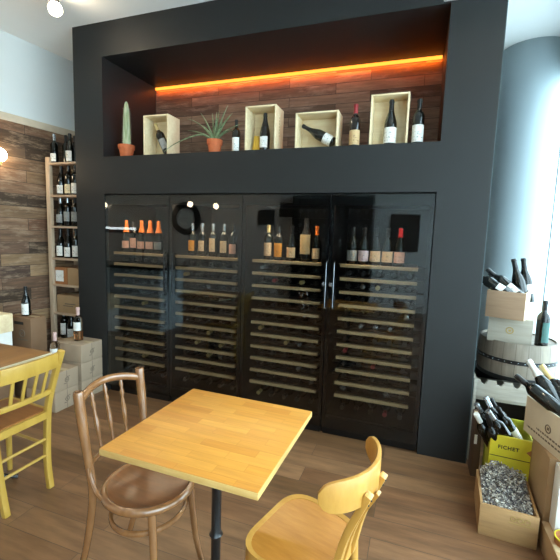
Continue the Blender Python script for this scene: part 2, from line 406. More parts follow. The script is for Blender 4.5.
for ci, (a, b, sa, sb) in enumerate(cool):
    r = thing('wine_cooler', clab[ci], 'wine cooler', (a, 0, 0), 0, 'built-in wine coolers'); W = b-a
    t = .012
    body = MB().box(0, t, .05, .7, 0, CT-.004).box(W-t, W, .05, .7, 0, CT-.004).box(t, W-t, .69, .7, 0, CT-.004).box(t, W-t, .05, .7, CT-.06, CT-.004).box(t, W-t, .05, .7, 0, .14)
    body.build('cabinet_body', M['black'], r)
    d = MB(); e = .028
    d.box(.003, e, .012, .045, .06, CT-.012).box(W-e, W-.003, .012, .045, .06, CT-.012).box(e, W-e, .012, .045, CT-.088, CT-.012).box(e, W-e, .012, .045, .06, .135)
    door = d.build('door', M['black'], r)
    MB().box(.003, W-.003, .004, .0115, .06, CT-.012).build('glass_pane', M['pane'], door)
    hx = {0: W-.03, 1: .05, 2: W-.006, 3: .052}[ci]
    hm = M['steel'] if ci > 1 else M['blackm']
    MB().tube([(hx, .002, .965), (hx, -.022, .975), (hx, -.022, 1.30), (hx, .002, 1.31)], .003 if ci > 1 else .007, 8).build('handle', hm, door)
    if ci > 1:
        ex = W-.024 if ci == 2 else .026
        em = MB()
        for k in range(7):
            q = (0, 0) if k == 6 else (.0105*math.cos(k*PI/3), .0105*math.sin(k*PI/3))
            em.tube([(ex+q[0]+.0042*math.cos(j*PI/6), .001, 1.142+q[1]+.0042*math.sin(j*PI/6)) for j in range(12)], .0017, 6, closed=True)
        em.build('emblem', M['foils'], door)
    MB().box(.01, W-.01, .03, .08, 0, .05).build('toe_kick', M['black'], r)
    la, lb = sa-a, sb-a
    MB().box(la, lb, .06, .075, CT-.075, CT-.062).build('light_strip', M['coolerled'], r)
    for i in range(11):
        z = TOPZ-STEP*i
        s = MB()
        for k in range(5): s.box(la+.01, lb-.01, .14+k*.11, .18+k*.11, z-.008, z+.004)
        s.box(la-.0, la+.02, .09, .66, z-.01, z-.004).box(lb-.02, lb, .09, .66, z-.01, z-.004).box(t, la, .3, .4, z-.01, z-.004).box(lb, W-t, .3, .4, z-.01, z-.004)
        sh = s.build('shelf', M['black'], r)
        MB().box(la, lb, .07, .095, z-.012, z+.012, .003).build('shelf_front', M['shelfw'], sh)
        if i == 10: continue
    for i in range(1, 12):
        zb = (TOPZ-STEP*i+.004) if i < 11 else .14
        for k in range(5):
            x = sa+.055+(sb-sa-.11)*k/4
            cn = random.choices(['foilk', 'foilg', 'foilr', 'foils'], [22, 1, 1, 2])[0]
            o = bpy.data.objects.new('lying_wine_bottle', lie_me[cn]); COL.objects.link(o)
            o.location = (x, .43, zb+.038); o.rotation_euler = (PI/2, 0, 0)
            where = ('%s shelf' % ORD[i]) if i < 11 else 'floor'
            tag(o, 'dark bottle lying neck outwards on the %s of the %s' % (where, cname[ci]), 'bottle', 'bottles lying on the %s of the %s' % (where, cname[ci]))
    # the cooler's own lamp
    L = bpy.data.lights.new('cooler_lamp', 'AREA'); L.shape = 'RECTANGLE'; L.size = lb-la; L.size_y = .02; L.energy = 8; L.color = (1, .78, .52)
    lo = bpy.data.objects.new('cooler_lamp', L); COL.objects.link(lo); lo.parent = r
    lo.location = ((la+lb)/2, .068, CT-.078); lo.rotation_euler = (math.radians(-14), 0, 0)
ZS = TOPZ+.012-.008
def topb(ci, specs, y=.155):
    for j, (x, kind, lab, cap, desc, kw) in enumerate(specs):
        bottle(kind, '%s, %s on the top shelf of the %s' % (desc, ORD[j], cname[ci]), (x, y, TOPZ+.004), lab=lab, cap=cap, **({} if 'scale' in kw else dict(scale=.93)), group='bottles standing on the top shelf of ' + cname[ci], **kw)
topb(0, [(.105, 'champagne', 'lp', 'foilo', 'pink-labelled bottle', {}), (.186, 'bordeaux', 'lp', 'foilk', 'pink-labelled bottle', {}), (.273, 'champagne', 'lp', 'foilo', 'pink-labelled bottle', {}),
         (.365, 'champagne', 'lp', 'foilo', 'pink-labelled bottle', {}), (.455, 'champagne', 'lg', 'foilo', 'grey-labelled bottle', {})])
topb(1, [(.80, 'bordeaux', 'lo', 'foils', 'orange-labelled bottle', dict(span=2.0)), (.897, 'bordeaux', 'lpe', 'foils', 'peach-labelled bottle', dict(span=1.8)), (1.002, 'bordeaux', 'lpe', 'foils', 'tall-labelled peach bottle', dict(span=1.7, lrng=(.05, .17))),
         (1.105, 'bordeaux', 'lpe', 'foils', 'peach-labelled bottle', dict(span=2.0, lrng=(.045, .15))), (1.19, 'bordeaux', 'lp', 'foilk', 'pink-labelled bottle', dict(span=2.0, lrng=(.04, .125)))])
topb(2, [(1.50, 'bordeaux', 'lpe', 'foilg', 'peach-labelled bottle', dict(span=2.4, lrng=(.04, .15))), (1.585, 'bordeaux', 'lo', 'foilk', 'orange-labelled bottle', dict(span=2.3, lrng=(.035, .15))), (1.695, 'burgundy', 'lpe', 'foilk', 'peach-labelled bottle', {}),
         (1.81, 'champagne', 'lt', 'foilk', 'big tan-labelled bottle', dict(lrng=(.06, .2), scale=1.06, span=2.0)), (1.895, 'burgundy', 'lpe', 'foilo', 'orange-topped peach-labelled bottle', dict(span=1.7))])
topb(3, [(2.17, 'burgundy', 'lg', 'foilk', 'grey-labelled bottle', dict(span=2.6)), (2.252, 'burgundy', 'lv', 'foilk', 'violet-labelled bottle', dict(span=2.6)), (2.336, 'burgundy', 'lpe', 'foilk', 'peach-labelled bottle', dict(span=2.6)),
         (2.42, 'burgundy', 'lpe', 'foilk', 'peach-labelled bottle', dict(span=2.6)), (2.505, 'burgundy', 'lp', 'foilr', 'red-topped pink-labelled bottle', dict(span=2.4))])

# ------------------------------------------------------------------ alcove contents
def wine_box(x0, x1, y0, y1, z0, z1, label, t=.011, mat='pine'):
    r = thing('wooden_wine_box', label, 'box', (x0, y0, z0), 0, 'wooden wine boxes on the alcove ledge'); w, d, h = x1-x0, y1-y0, z1-z0
    MB().box(0, w, 0, d, 0, t, .001).build('bottom_panel', M[mat], r); MB().box(0, w, 0, d, h-t, h, .001).build('top_panel', M[mat], r)
    MB().box(0, t, 0, d, t, h-t, .001).build('side_panel', M[mat], r); s = MB().box(w-t, w, 0, d, t, h-t, .001).build('side_panel', M[mat], r)
    MB().box(t, w-t, d-t*.7, d, t, h-t).build('back_panel', M[mat], r); return r, w, d, h
LZ = N0
r, w, d, h = wine_box(.374, .618, .06, .23, LZ, 2.448, 'pale wooden wine box holding a slanted bottle, beside the aloe pot')
r, w, d, h = wine_box(1.316, 1.566, .06, .235, LZ, 2.45, 'pale wooden wine box with an upright bottle, between aloe pot and widest box')
mk = MB()
for k in range(7): mk.box(w+.0002, w+.001, .08, .088, .12+k*.022, .133+k*.022)
mk.build('printed_mark', M['script'], r)
wine_box(1.72, 2.035, .06, .225, LZ, 2.374, 'widest pale wooden wine box, bottle lying diagonally inside')
wine_box(2.257, 2.508, .06, .2, LZ, 2.455, 'pale wooden wine box framing a white-labelled bottle, in front of charcoal pier side')
leanbottle('bordeaux', 'slanted bottle leaning inside the wine box beside the aloe', (.445, .12, 2.40), (.575, .13, LZ+.022), lab='lg', cap='foilg', span=1.6, face=(.3, -1, .2), scale=.95)
bottle('champagne', 'upright black bottle with diamond white label inside a wine box', (1.452, .135, LZ+.011), lab='lw', cap='foilk', lrng=(.03, .12), span=1.8, scale=.92)
yc = tag(MB().box(1.345, 1.41, .14, .143, LZ+.011, LZ+.14, rot=Matrix.Rotation(.12, 3, 'Y'), pivot=(1.345, .14, LZ)).build('yellow_card', plain('yellow_card_paper', '#d9a93a', .7)), 'yellow card standing in the wine box behind the upright bottle', 'card')
leanbottle('burgundy', 'black bottle lying diagonally with white label in the widest wine box', (1.775, .12, 2.288), (2.0, .12, LZ+.05), lab='lw', cap='foilk', lrng=(.02, .09), span=3.2, face=(-.2, -1, .2), scale=.93)
bottle('burgundy', 'black bottle with wide white label standing inside the tall wine box', (2.39, .125, LZ+.011), lab='lw', cap='foilk', lrng=(.015, .115), span=2.8, scale=1.03)
bottle('bordeaux', 'short dark bottle with white label standing between aloe and wine box', (1.224, .1, LZ), lab='lw', cap='foilk', lrng=(.02, .14), span=2.4, scale=.85)
bottle('bordeaux', 'red-topped bottle with tan label standing between two wine boxes', (2.15, .1, LZ), glass='bottleb', lab='lt', cap='foilr', lrng=(.02, .12), span=2.6)
bottle('bordeaux', 'dark bottle with white label standing at the alcove end by the pier', (2.572, .1, LZ), lab='lw', cap='foilk', lrng=(.02, .13), span=2.6)

def pot(label, cat, loc, r1, h):
    r = thing('potted_plant', label, cat, loc)
    MB().lathe([(0, .0), (r1*.68, 0), (r1*.9, h*.68), (r1*.9, h*.7), (r1, h*.7), (r1*1.02, h), (r1*.9, h), (r1*.86, h*.85)], 28).build('pot', M['terra'], r)
    MB().lathe([(0, h*.86), (r1*.88, h*.84)], 20).build('soil', M['soil'], r); return r
r = pot('tall columnar cactus in a terracotta pot on the alcove ledge', 'cactus', (.148, .115, LZ), .07, .115)
c = MB(); seg = 40; rings = []
hh = [(.027, .095), (.029, .14), (.0285, .2), (.026, .28), (.023, .36), (.019, .42), (.0145, .46), (.009, .478), (.003, .485)]
for rr, z in hh:
    rings.append([c.bm.verts.new((rr*(1+.13*math.cos(8*2*PI*k/seg))*math.cos(2*PI*k/seg)+.004, rr*(1+.13*math.cos(8*2*PI*k/seg))*math.sin(2*PI*k/seg), z)) for k in range(seg)])
for A, B in zip(rings, rings[1:]):
    for k in range(seg): c.bm.faces.new((A[k], A[(k+1) % seg], B[(k+1) % seg], B[k]))
c.bm.faces.new(rings[-1]); c.build('cactus_stem', M['cactus'], r, sharp=80)
sp = MB()
for k in range(8):
    for j in range(18):
        z = .12+j*.019; rr = .033-max(0, z-.2)*.04; a = 2*PI*k/8
        if z > .44: continue
        p0 = Vector((rr*math.cos(a)+.004, rr*math.sin(a), z))
        for q in range(3):
            dv = Vector((math.cos(a+random.uniform(-.8, .8)), math.sin(a+random.uniform(-.8, .8)), random.uniform(-.4, .8)))*.008
            sp.tube([p0, p0+dv], .0007, 3)
sp.build('spines', M['spine'], r)
r = pot('spiky aloe with long arching leaves in a terracotta pot', 'potted plant', (1.022, .12, LZ), .062, .118)
leaves = [(-.62, .05, .38, .9), (-.35, -.05, .30, .5), (.30, .0, .34, .4), (.5, -.1, .30, .6), (-.15, .1, .26, .2), (.12, -.1, .24, .1), (.62, .12, .2, 1.0), (-.75, -.2, .2, 1.0), (.2, .2, .2, .3), (-.3, -.3, .16, .6), (.42, -.3, .16, .7), (0, .25, .28, .0)]
for dx, dy, ln, bend in leaves:
    d = Vector((dx, dy, 1)).normalized(); pts = []
    for k in range(9):
        t = k/8; pts.append(Vector((0, 0, .1))+d*ln*t+Vector((dx, dy, 0))*.13*bend*t*t-Vector((0, 0, 1))*.10*bend*t*t*ln/.3)
    MB().tube(pts, [.0145*(1-t/8)**.7+.0012 for t in range(9)], 8, flat=.5).build('leaf', M['aloe'], r, sharp=80)
pts = smooth_path([(0, -.01, .11), (-.09, -.04, .155), (-.2, -.06, .135), (-.33, -.075, .085), (-.42, -.085, .03)], 4)
MB().tube(pts, [.012*(1-i/(len(pts)-1))+.002 for i in range(len(pts))], 8, flat=.5).build('leaf', M['aloe'], r, sharp=80)
pts = smooth_path([(0, 0, .11), (.1, -.03, .17), (.19, -.04, .2), (.27, -.05, .22)], 4)
MB().tube(pts, [.010*(1-i/(len(pts)-1))+.0015 for i in range(len(pts))], 8, flat=.5).build('leaf', M['aloe'], r, sharp=80)

# ------------------------------------------------------------------ bottle rack by the clad wall
RY = .13
rk = thing('bottle_rack', 'tall pale pine rack of bottles and cartons between clad wall and charcoal facade', 'shelf rack', (-.84, RY, 0))
rx = -.775+.84
MB().box(0, .05, 0, .035, 0, 2.165, .002).build('upright', M['rackw'], rk); MB().box(0, .05, .3, .335, 0, 2.165, .002).build('upright', M['rackw'], rk)
levels = [2.112, 1.805, 1.507, 1.194, .93, .642, .372]
for z in levels: MB().box(.05, .51, .0, .34, z-.02, z, .002).build('shelf_board', M['rackb'], rk)
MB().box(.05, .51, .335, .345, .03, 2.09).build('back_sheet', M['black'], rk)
xr = lambda px, xs: xs
rows = [
 (2.112, 'top board', [(-.785, .19, 'lw', 'foils', 'bordeaux', (.02, .1)), (-.70, .25, None, 'foilk', 'bordeaux', None), (-.595, .2, 'lw', 'foilk', 'burgundy', (.02, .12)), (-.63, .29, None, 'foilk', 'bordeaux', None)], 'tall'),
 (1.805, 'board under the top', [(-.72, .2, 'lw', 'foilk', 'burgundy', (.02, .1)), (-.625, .2, 'lc', 'foilk', 'bordeaux', (.02, .11)), (-.54, .2, 'lw', 'foilk', 'bordeaux', (.02, .12))], ''),
 (1.507, 'third board down', [(-.74, .2, 'lg', 'foils', 'burgundy', None), (-.645, .2, 'lg', 'foils', 'bordeaux', None), (-.55, .2, 'lg', 'foilk', 'bordeaux', None)], ''),
 (1.194, 'fourth board down', [(-.75, .2, 'lw', 'foilk', 'burgundy', (.02, .12)), (-.65, .2, 'lw', 'foilk', 'burgundy', (.015, .11)), (-.55, .2, 'lw', 'foilk', 'bordeaux', (.02, .13))], ''),
 (.372, 'lowest visible board', [(-.735, .2, 'lw', 'foilw', 'bordeaux', (.04, .16)), (-.64, .2, 'lw', 'foilk', 'burgundy', (.02, .11)), (-.545, .2, 'lg', 'foilk', 'bordeaux', None)], '')]
ln = {'lw': 'white-labelled', 'lc': 'cream-labelled', 'lg': 'grey-labelled', None: 'plain dark'}
for z, nm, bs, _ in rows:
    for j, (x, y, lab, cap, kind, lr) in enumerate(bs):
        bottle(kind, '%s wine bottle on the pine rack, %s, %s from the clad wall' % (ln[lab], nm, ORD[j]), (x, y, z), lab=lab, cap=cap, lrng=lr, group='bottles on the pine rack', scale=.97 if z < 2 else .93)

# ------------------------------------------------------------------ cartons
def carton(name, label, x0, x1, y0, y1, z0, z1, mat, rz=0, front='seam', group=None, side=None, cat='carton', pivot=None):
    w, d, h = x1-x0, y1-y0, z1-z0
    r = thing(name, label, cat, (x0+w/2, y0+d/2, z0), rz, group)
    MB().box(-w/2, w/2, -d/2, d/2, 0, h, .006).build('carton_body', M[mat], r)
    MB().box(-w/2+.004, w/2-.004, -.022, .022, h, h+.0008).build('tape', M['tape'], r)
    return r, w, d, h
def rosette(mb, cx, cz, R, plane, off, t=.0008):
    pts = [(cx+R*math.cos(k*PI/8), cz+R*math.sin(k*PI/8)) for k in range(16)]
    if plane == 'x': mb.tube([(off, a, b) for a, b in pts], R*.16, 5, closed=True); mb.box(off-t, off+t, cx-R*.35, cx+R*.35, cz-R*.35, cz+R*.35)
    else: mb.tube([(a, off, b) for a, b in pts], R*.16, 5, closed=True); mb.box(cx-R*.35, cx+R*.35, off-t, off+t, cz-R*.35, cz+R*.35)
def seam_carton(label, x0, x1, y0, y1, z0, z1, mat='cartonl', group='six-bottle cartons stacked by the facade'):
    r, w, d, h = carton('carton', label, x0, x1, y0, y1, z0, z1, mat, group=group)
    mb = MB().box(w/2, w/2+.0008, -.002, .002, .004, h-.004).box(w/2, w/2+.0006, .004, .03, h*.62, h*.66).box(w/2, w/2+.0006, -.03, -.006, h*.3, h*.34); rosette(mb, 0, h*.5, .018, 'x', w/2+.0003)
    mb.build('printed_mark', M['ink'], r); return r
hh = .163
nmv = ['bottom', 'middle', 'top']
for k in range(3): seam_carton('pale six-bottle carton, %s of the three-high stack against the facade pier' % nmv[k], -.36, -.042, -.25, -.012, k*hh, (k+1)*hh-.001)
for k in range(2): seam_carton('pale six-bottle carton, %s of the two-high stack before the taller stack' % ('lower', 'upper')[k], -.355, -.035, -.52, -.29, k*hh, (k+1)*hh-.001)
def rose_bottle(label, loc, fill, cap):
    d = PROF['bordeaux']; r = thing('rose_wine_bottle', label, 'bottle', loc)
    MB().lathe(d['prof'], 28).build('bottle_body', M['rose'], r)
    MB().lathe([(0, .006), (.034, .006), (.0355, .012), (.0355, fill), (0, fill)], 24).build('wine', M['wine'], r)
    MB().lathe([(.038, .11), (.0384, .11), (.0384, .185), (.037, .185)] if False else [(.0365, .095), (.0385, .095), (.0385, .17), (.0365, .17)], 26, -PI/2-1.3, -PI/2+1.3).build('label', M['lw'], r)
    MB().lathe([(.0155, .228), (.0152, .275), (.0172, .281), (.0172, .294), (.0152, .3008), (0, .3008)], 20).build('capsule', M[cap], r)
rose_bottle('clear bottle with amber wine and white label atop the three-high carton stack', (-.195, -.13, 3*hh), .085, 'foilp')
rose_bottle('clear bottle with pink capsule standing on the two-high carton stack', (-.16, -.40, 2*hh), .085, 'foilp')
# cartons on the rack
r, w, d, h = carton('carton', 'orange-brown carton with white panel on the rack, beside the upright', -.785, -.63, .15, .4, .93, 1.10, 'cartono')
MB().box(-w/2+.012, w/2-.04, -d/2-.001, -d/2, .03, h-.03).build('white_panel', M['lw'], r)
carton('carton', 'plain tan carton on the rack beside the white-panelled carton', -.62, -.45, .15, .4, .93, 1.10, 'carton')
r, w, d, h = carton('carton', 'wide tan carton alone on the rack, above the lowest visible bottles', -.77, -.44, .15, .42, .642, .822, 'carton')
MB().box(-.08, .05, -d/2-.0008, -d/2, .07, .078).box(-.06, .08, -d/2-.0008, -d/2, .09, .1).build('printed_mark', M['ink'], r)
# cartons and crates by the clad wall behind the corner table
carton('carton', 'lower brown carton by the clad wall, under the one with a hand hole', -.70, -.43, -.40, -.25, 0, .355, 'cartond')
r, w, d, h = carton('carton', 'brown carton with a hand hole by the clad wall, dark bottle on top', -.70, -.43, -.40, -.25, .356, .715, 'cartond')
m_ = MB().box(-.06, .05, -d/2-.001, -d/2, h-.065, h-.04); m_.build('hand_hole', M['inkd'], r)
m_ = MB(); rosette(m_, .03, h-.14, .03, 'y', -d/2-.0003); m_.box(-.03, .09, -d/2-.0008, -d/2, h-.2, h-.19); m_.build('printed_mark', M['ink'], r)
bottle('burgundy', 'dark bottle with white label on the carton by the clad wall', (-.56, -.335, .7168), lab='lw', cap='foilk', lrng=(.015, .125), span=2.8, scale=.86)
cr = thing('wooden_crate', 'pale wooden crate with burnt script lying on white carton by the clad wall', 'crate', (-.745, -.6, .625))
MB().box(-.26, .26, -.1, .09, 0, .15, .004).build('crate_body', M['pine'], cr)
m_ = MB()
for k in range(4):
    pts = [(-.1+.3*t/24, -.1008, .03+k*.028+.008*math.sin(t*1.3+k)+.012*t/24) for t in range(25)]
    m_.tube(pts, .003, 4)
m_.build('burnt_script', M['script'], cr)
carton('carton', 'white carton under the scripted wooden crate by the clad wall', -1.0, -.50, -.7, -.51, .3, .624, 'cartonw')
carton('carton', 'brown carton at the floor beneath the white carton by the clad wall', -1.0, -.50, -.7, -.51, 0, .299, 'cartond')

# ------------------------------------------------------------------ the corner by the column
# weathered rack carrying the barrel
rk = thing('scalloped_wine_rack', 'weathered grey wooden wine rack with scalloped rail under the barrel', 'wine rack', (3.04, .06, 0))
MB().box(0, .02, 0, .46, 0, .575, .002).build('side_panel', M['rackgrey'], rk); MB().box(.5, .52, 0, .46, 0, .575, .002).build('side_panel', M['rackgrey'], rk)
rail = MB(); pts = [(0.02, .455), (.5, .455)]
top = [(.5, .575)]
for k in range(4, -1, -1):
    cx = .06+k*.095
    top += [(cx+.022, .575)]+[(cx+.022*math.cos(a*PI/6), .575-.03*math.sin(a*PI/6)) for a in range(1, 6)]+[(cx-.022, .575)]
top += [(.02, .575)]
A = [rail.bm.verts.new((x, 0, z)) for x, z in pts+top]; B = [rail.bm.verts.new((x, .018, z)) for x, z in pts+top]; n = len(A)
rail.bm.faces.new(A); rail.bm.faces.new(B[::-1])
for k in range(n): rail.bm.faces.new((A[k], A[(k+1) % n], B[(k+1) % n], B[k]))
rail.build('scalloped_rail', M['rackgrey'], rk)
MB().box(.02, .5, .44, .46, 0, .575).build('back_panel', M['black'], rk); MB().box(.02, .5, .02, .44, .43, .45).build('shelf_board', M['rackgrey'], rk)  # back panel coloured black to stand in for the shade inside the rack
br = thing('barrel', 'short grey oak barrel with riveted black hoop carrying two wine crates', 'barrel', (3.325, .315, .577))
MB().lathe([(0, .0), (.232, 0), (.24, .06), (.243, .13), (.24, .2), (.234, .255), (.222, .255), (.222, .245), (0, .245)], 56).build('staves', M['barrel'], br)
MB().lathe([(.2415, .118), (.2455, .119), (.2455, .144), (.2415, .145)], 56).build('hoop', M['blackm'], br)
rv = MB()
for k in range(40): rv.sphere((.2455*math.cos(2*PI*k/40), .2455*math.sin(2*PI*k/40), .1315), .0036, 8, (1, 1, 1))
rv.build('rivets', M['foils'], br)
MB().lathe([(.231, .003), (.2385, .003), (.2415, .03), (.236, .03)], 56).build('hoop', M['blackm'], br)
BT = .577+.245
def open_crate(name, label, loc, rz, w, d, h, mat, t=.012, cat='crate', front=None):
    r = thing(name, label, cat, loc, rz); 
    MB().box(-w/2, w/2, 0, t, 0, h, .002).build('front_panel', M[front or mat], r); MB().box(-w/2, w/2, d-t, d, 0, h, .002).build('back_panel', M[mat], r)
    MB().box(-w/2, -w/2+t, t, d-t, 0, h, .002).build('side_panel', M[mat], r); MB().box(w/2-t, w/2, t, d-t, 0, h, .002).build('side_panel', M[mat], r)
    MB().box(-w/2+t, w/2-t, t, d-t, 0, t).build('base_panel', M[mat], r); return r
rzB = math.radians(-13)
cb = thing('wooden_crate', 'pale closed wooden wine crate lying on the barrel', 'crate', (3.235, .14, BT), rzB)
MB().box(-.128, .128, 0, .26, .0, .166, .003).build('crate_body', M['pinegrey'], cb)
MB().box(-.122, .122, -.001, 0, .008, .010).box(-.122, .122, .004, .26, .166, .168).build('lid', M['pinegrey'], cb)
m_ = MB(); rosette(m_, .0, .085, .02, 'y', -.0003); m_.build('printed_mark', M['script'], cb)
rzA = math.radians(-22); zA = BT+.1685
ca = open_crate('wooden_crate', 'open brown wooden crate full of tilted bottles atop the closed crate', (3.185, .10, zA), rzA, .225, .25, .178, 'pine', front='crateb')
def inA(x, y, z): return Matrix.Translation((3.185, .10, zA)) @ Matrix.Rotation(rzA, 4, 'Z') @ Vector((x, y, z))
gA = 'bottles in the open crate on the barrel'
leanbottle('bordeaux', 'white-topped bottle leaning lowest out of the brown crate', inA(-.150, .05, .245), inA(.04, .06, .135), lab='lw', cap='foilw', lrng=(.08, .125), span=1.3, group=gA, face=(-.3, -1, .6))
leanbottle('bordeaux', 'black bottle leaning second lowest out of the brown crate', inA(-.118, .10, .285), inA(.09, .09, .125), lab='lw', cap='foilk', lrng=(.085, .13), span=1.2, group=gA, face=(-.2, -1, .6))
leanbottle('burgundy', 'black bottle with neck raised beside the steepest bottle of the brown crate', inA(.0, .15, .37), inA(.075, .15, .10), lab=None, cap='foilk', group=gA, face=(-.5, -1, .3))
leanbottle('burgundy', 'steepest black bottle with white label at the brown crate end', inA(.045, .20, .385), inA(.095, .19, .1), lab='lw', cap='foilk', lrng=(.06, .12), span=1.6, group=gA, face=(-.1, -1, .2))
leanbottle('bordeaux', 'black bottle lying between the leaning bottles of the brown crate', inA(-.09, .15, .24), inA(.085, .05, .135), lab='lw', cap='foilk', lrng=(.04, .08), span=1.3, group=gA, face=(-.2, -1, .7))
bottle('bordeaux', 'dark bottle with teal label standing on the barrel beside the closed crate', (3.425, .16, BT), lab='lteal', cap='foilk', lrng=(.03, .16), span=2.4, rz=.9)

# yellow carton with bottles
yc = thing('yellow_carton', 'bright yellow open wine carton full of bottles beneath the scalloped rail', 'carton', (3.2, -.33, 0), math.radians(-4))
w2, d2, h2 = .105, .27, .388
MB().box(-w2, w2, 0, .006, 0, h2, .001).build('front_panel', M['ycard'], yc)
MB().box(-w2, -w2+.006, .006, d2, 0, h2).build('side_panel', M['ycard2'], yc); MB().box(w2-.006, w2, .006, d2, 0, h2).build('side_panel', M['ycard2'], yc)
MB().box(-w2, w2, d2, d2+.006, 0, h2).build('back_panel', M['ycard2'], yc); MB().box(-w2, w2, .006, d2, 0, .006).build('base_panel', M['ycard2'], yc)
MB().box(-w2+.002, w2-.002, -.004, 0, h2-.125, h2-.002, .001).build('flap', M['ycard'], yc)
MB().box(-w2+.002, w2-.002, -.0048, -.004, h2-.125, h2-.121).build('fold_line', M['inkd'], yc)
cu = bpy.data.curves.new('lettering', 'FONT'); cu.body = 'FICHET'; cu.size = .029; cu.extrude = .0006; cu.offset = .0008; cu.align_x = 'CENTER'; cu.space_character = 1.15
to = bpy.data.objects.new('lettering_tmp', cu); COL.objects.link(to)
bpy.context.view_layer.update()
me = bpy.data.meshes.new_from_object(to.evaluated_get(bpy.context.evaluated_depsgraph_get())); bpy.data.objects.remove(to)
me.materials.clear(); me.materials.append(M['inkd'])
to = bpy.data.objects.new('lettering', me); COL.objects.link(to); to.parent = yc; to.location = (-.012, -.0052, h2-.075); to.rotation_euler = (PI/2, 0, 0)
MB().prism([(w2-.03, -.0), (w2-.004, .02), (w2-.004, -.02)], 0, .0008).xf(Matrix.Translation((0, -.0048, h2-.07)) @ Matrix.Rotation(PI/2, 4, 'X')).build('printed_mark', M['cartono'], yc)
gY = 'bottles in the yellow carton'
yb = [((3.015, -.29, .475), (3.15, -.2, .235), 'foilw', 'lowest neck poking over the carton side'), ((3.02, -.22, .515), (3.17, -.15, .27), 'foils', 'silver-topped, beside the white-topped neck'),
      ((3.06, -.19, .575), (3.21, -.24, .30), 'foils', 'topmost neck at the middle'), ((3.07, -.31, .515), (3.24, -.26, .285), 'foils', 'leaning across the carton front'),
      ((3.10, -.14, .545), (3.26, -.17, .28), 'foilk', 'black-topped at the carton back'), ((3.08, -.31, .46), (3.175, -.27, .22), 'foilk', 'black-topped at the front edge')]
for nk, bs, cp, ds in yb:
    leanbottle('bordeaux', 'dark bottle in the yellow carton, %s' % ds, nk, bs, lab=None, cap=cp, group=gY, scale=.97)
leanbottle('bordeaux', 'dark bottle in the yellow carton with a white label facing up', (3.13, -.26, .52), (3.27, -.215, .30), lab='lw', cap='foilk', lrng=(.02, .13), span=2.5, group=gY, face=(.4, -1, .5), scale=.9)
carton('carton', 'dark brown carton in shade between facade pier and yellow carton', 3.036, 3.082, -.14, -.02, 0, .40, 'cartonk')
tg = tag(MB().box(3.042, 3.058, -.1435, -.14, .22, .28, .0005).build('price_tag', M['lw']), 'small white tag on the shaded brown carton', 'tag')

# crate of shredded paper
pc = open_crate('wooden_crate', 'open pine crate of shredded paper on the floor before the yellow carton', (3.14, -.675, 0), math.radians(-4), .256, .325, .167, 'pineb')
m_ = MB()
for k in range(3): m_.tube([(.02+k*.03+.012*math.cos(a*PI/5), -.0008, .13+.012*math.sin(a*PI/5)) for a in range(10)], .002, 4, closed=True)
m_.box(.0, .11, -.0012, 0, .105, .108); m_.build('burnt_mark', M['script'], pc)
k = NT('shredded_paper_strips'); oi = k.add('ShaderNodeNewGeometry')
k.link(k.ramp(oi.outputs['Random Per Island'], [(0, srgb('#3a3542')), (.35, srgb('#77716e')), (.65, srgb('#b5ada0')), (1, srgb('#e4dfd4'))]), k.b.inputs['Base Color']); k.b.inputs['Roughness'].default_value = .6
sh = MB(); ctr = Matrix.Translation((3.14, -.675, 0)) @ Matrix.Rotation(math.radians(-4), 4, 'Z')
for i in range(1500):
    u, v = random.uniform(-.108, .108), random.uniform(.02, .305)
    zt = .15+.10*(v/.3)**1.3*(1-.5*(u/.12)**2)+.012*math.sin(u*40)*math.cos(v*33)
    z = zt-abs(random.gauss(0, .016))
    p = Vector((u, v, z)); a = random.uniform(0, 2*PI); d = Vector((math.cos(a), math.sin(a), random.uniform(-.5, .6))); L = random.uniform(.012, .03)
    q = d.cross(Vector((random.uniform(-1, 1), random.uniform(-1, 1), random.uniform(.2, 1)))).normalized()*.0028
    nrm = d.cross(q).normalized(); pts = []
    vs = []
    for t in range(4):
        c0 = p+d*L*(t/3-.5)+nrm*.006*math.sin(t*2.1+i)
        c0.x = max(-.112, min(.112, c0.x)); c0.y = max(.016, min(.309, c0.y))
        vs.append((sh.bm.verts.new(c0-q), sh.bm.verts.new(c0+q)))
    for A, B in zip(vs, vs[1:]): sh.bm.faces.new((A[0], A[1], B[1], B[0]))
# the packed core below the loose strips
g = 12; gr = [[sh.bm.verts.new((-.113+.226*i/g, .014+.297*j/g, .145+.09*(j/g)**1.3*(1-.5*((i/g-.5)*2)**2)-.012)) for i in range(g+1)] for j in range(g+1)]
for j in range(g):
    for i in range(g): sh.bm.faces.new((gr[j][i], gr[j][i+1], gr[j+1][i+1], gr[j+1][i]))
bt = [sh.bm.verts.new(c) for c in ((-.113, .014, .014), (.113, .014, .014), (.113, .311, .014), (-.113, .311, .014))]
sh.bm.faces.new(bt[::-1])
sh.xf(ctr); so = sh.build('shredded_paper', k.m); tag(so, 'heap of grey shredded paper filling the pine crate', 'packing paper', kind='stuff')

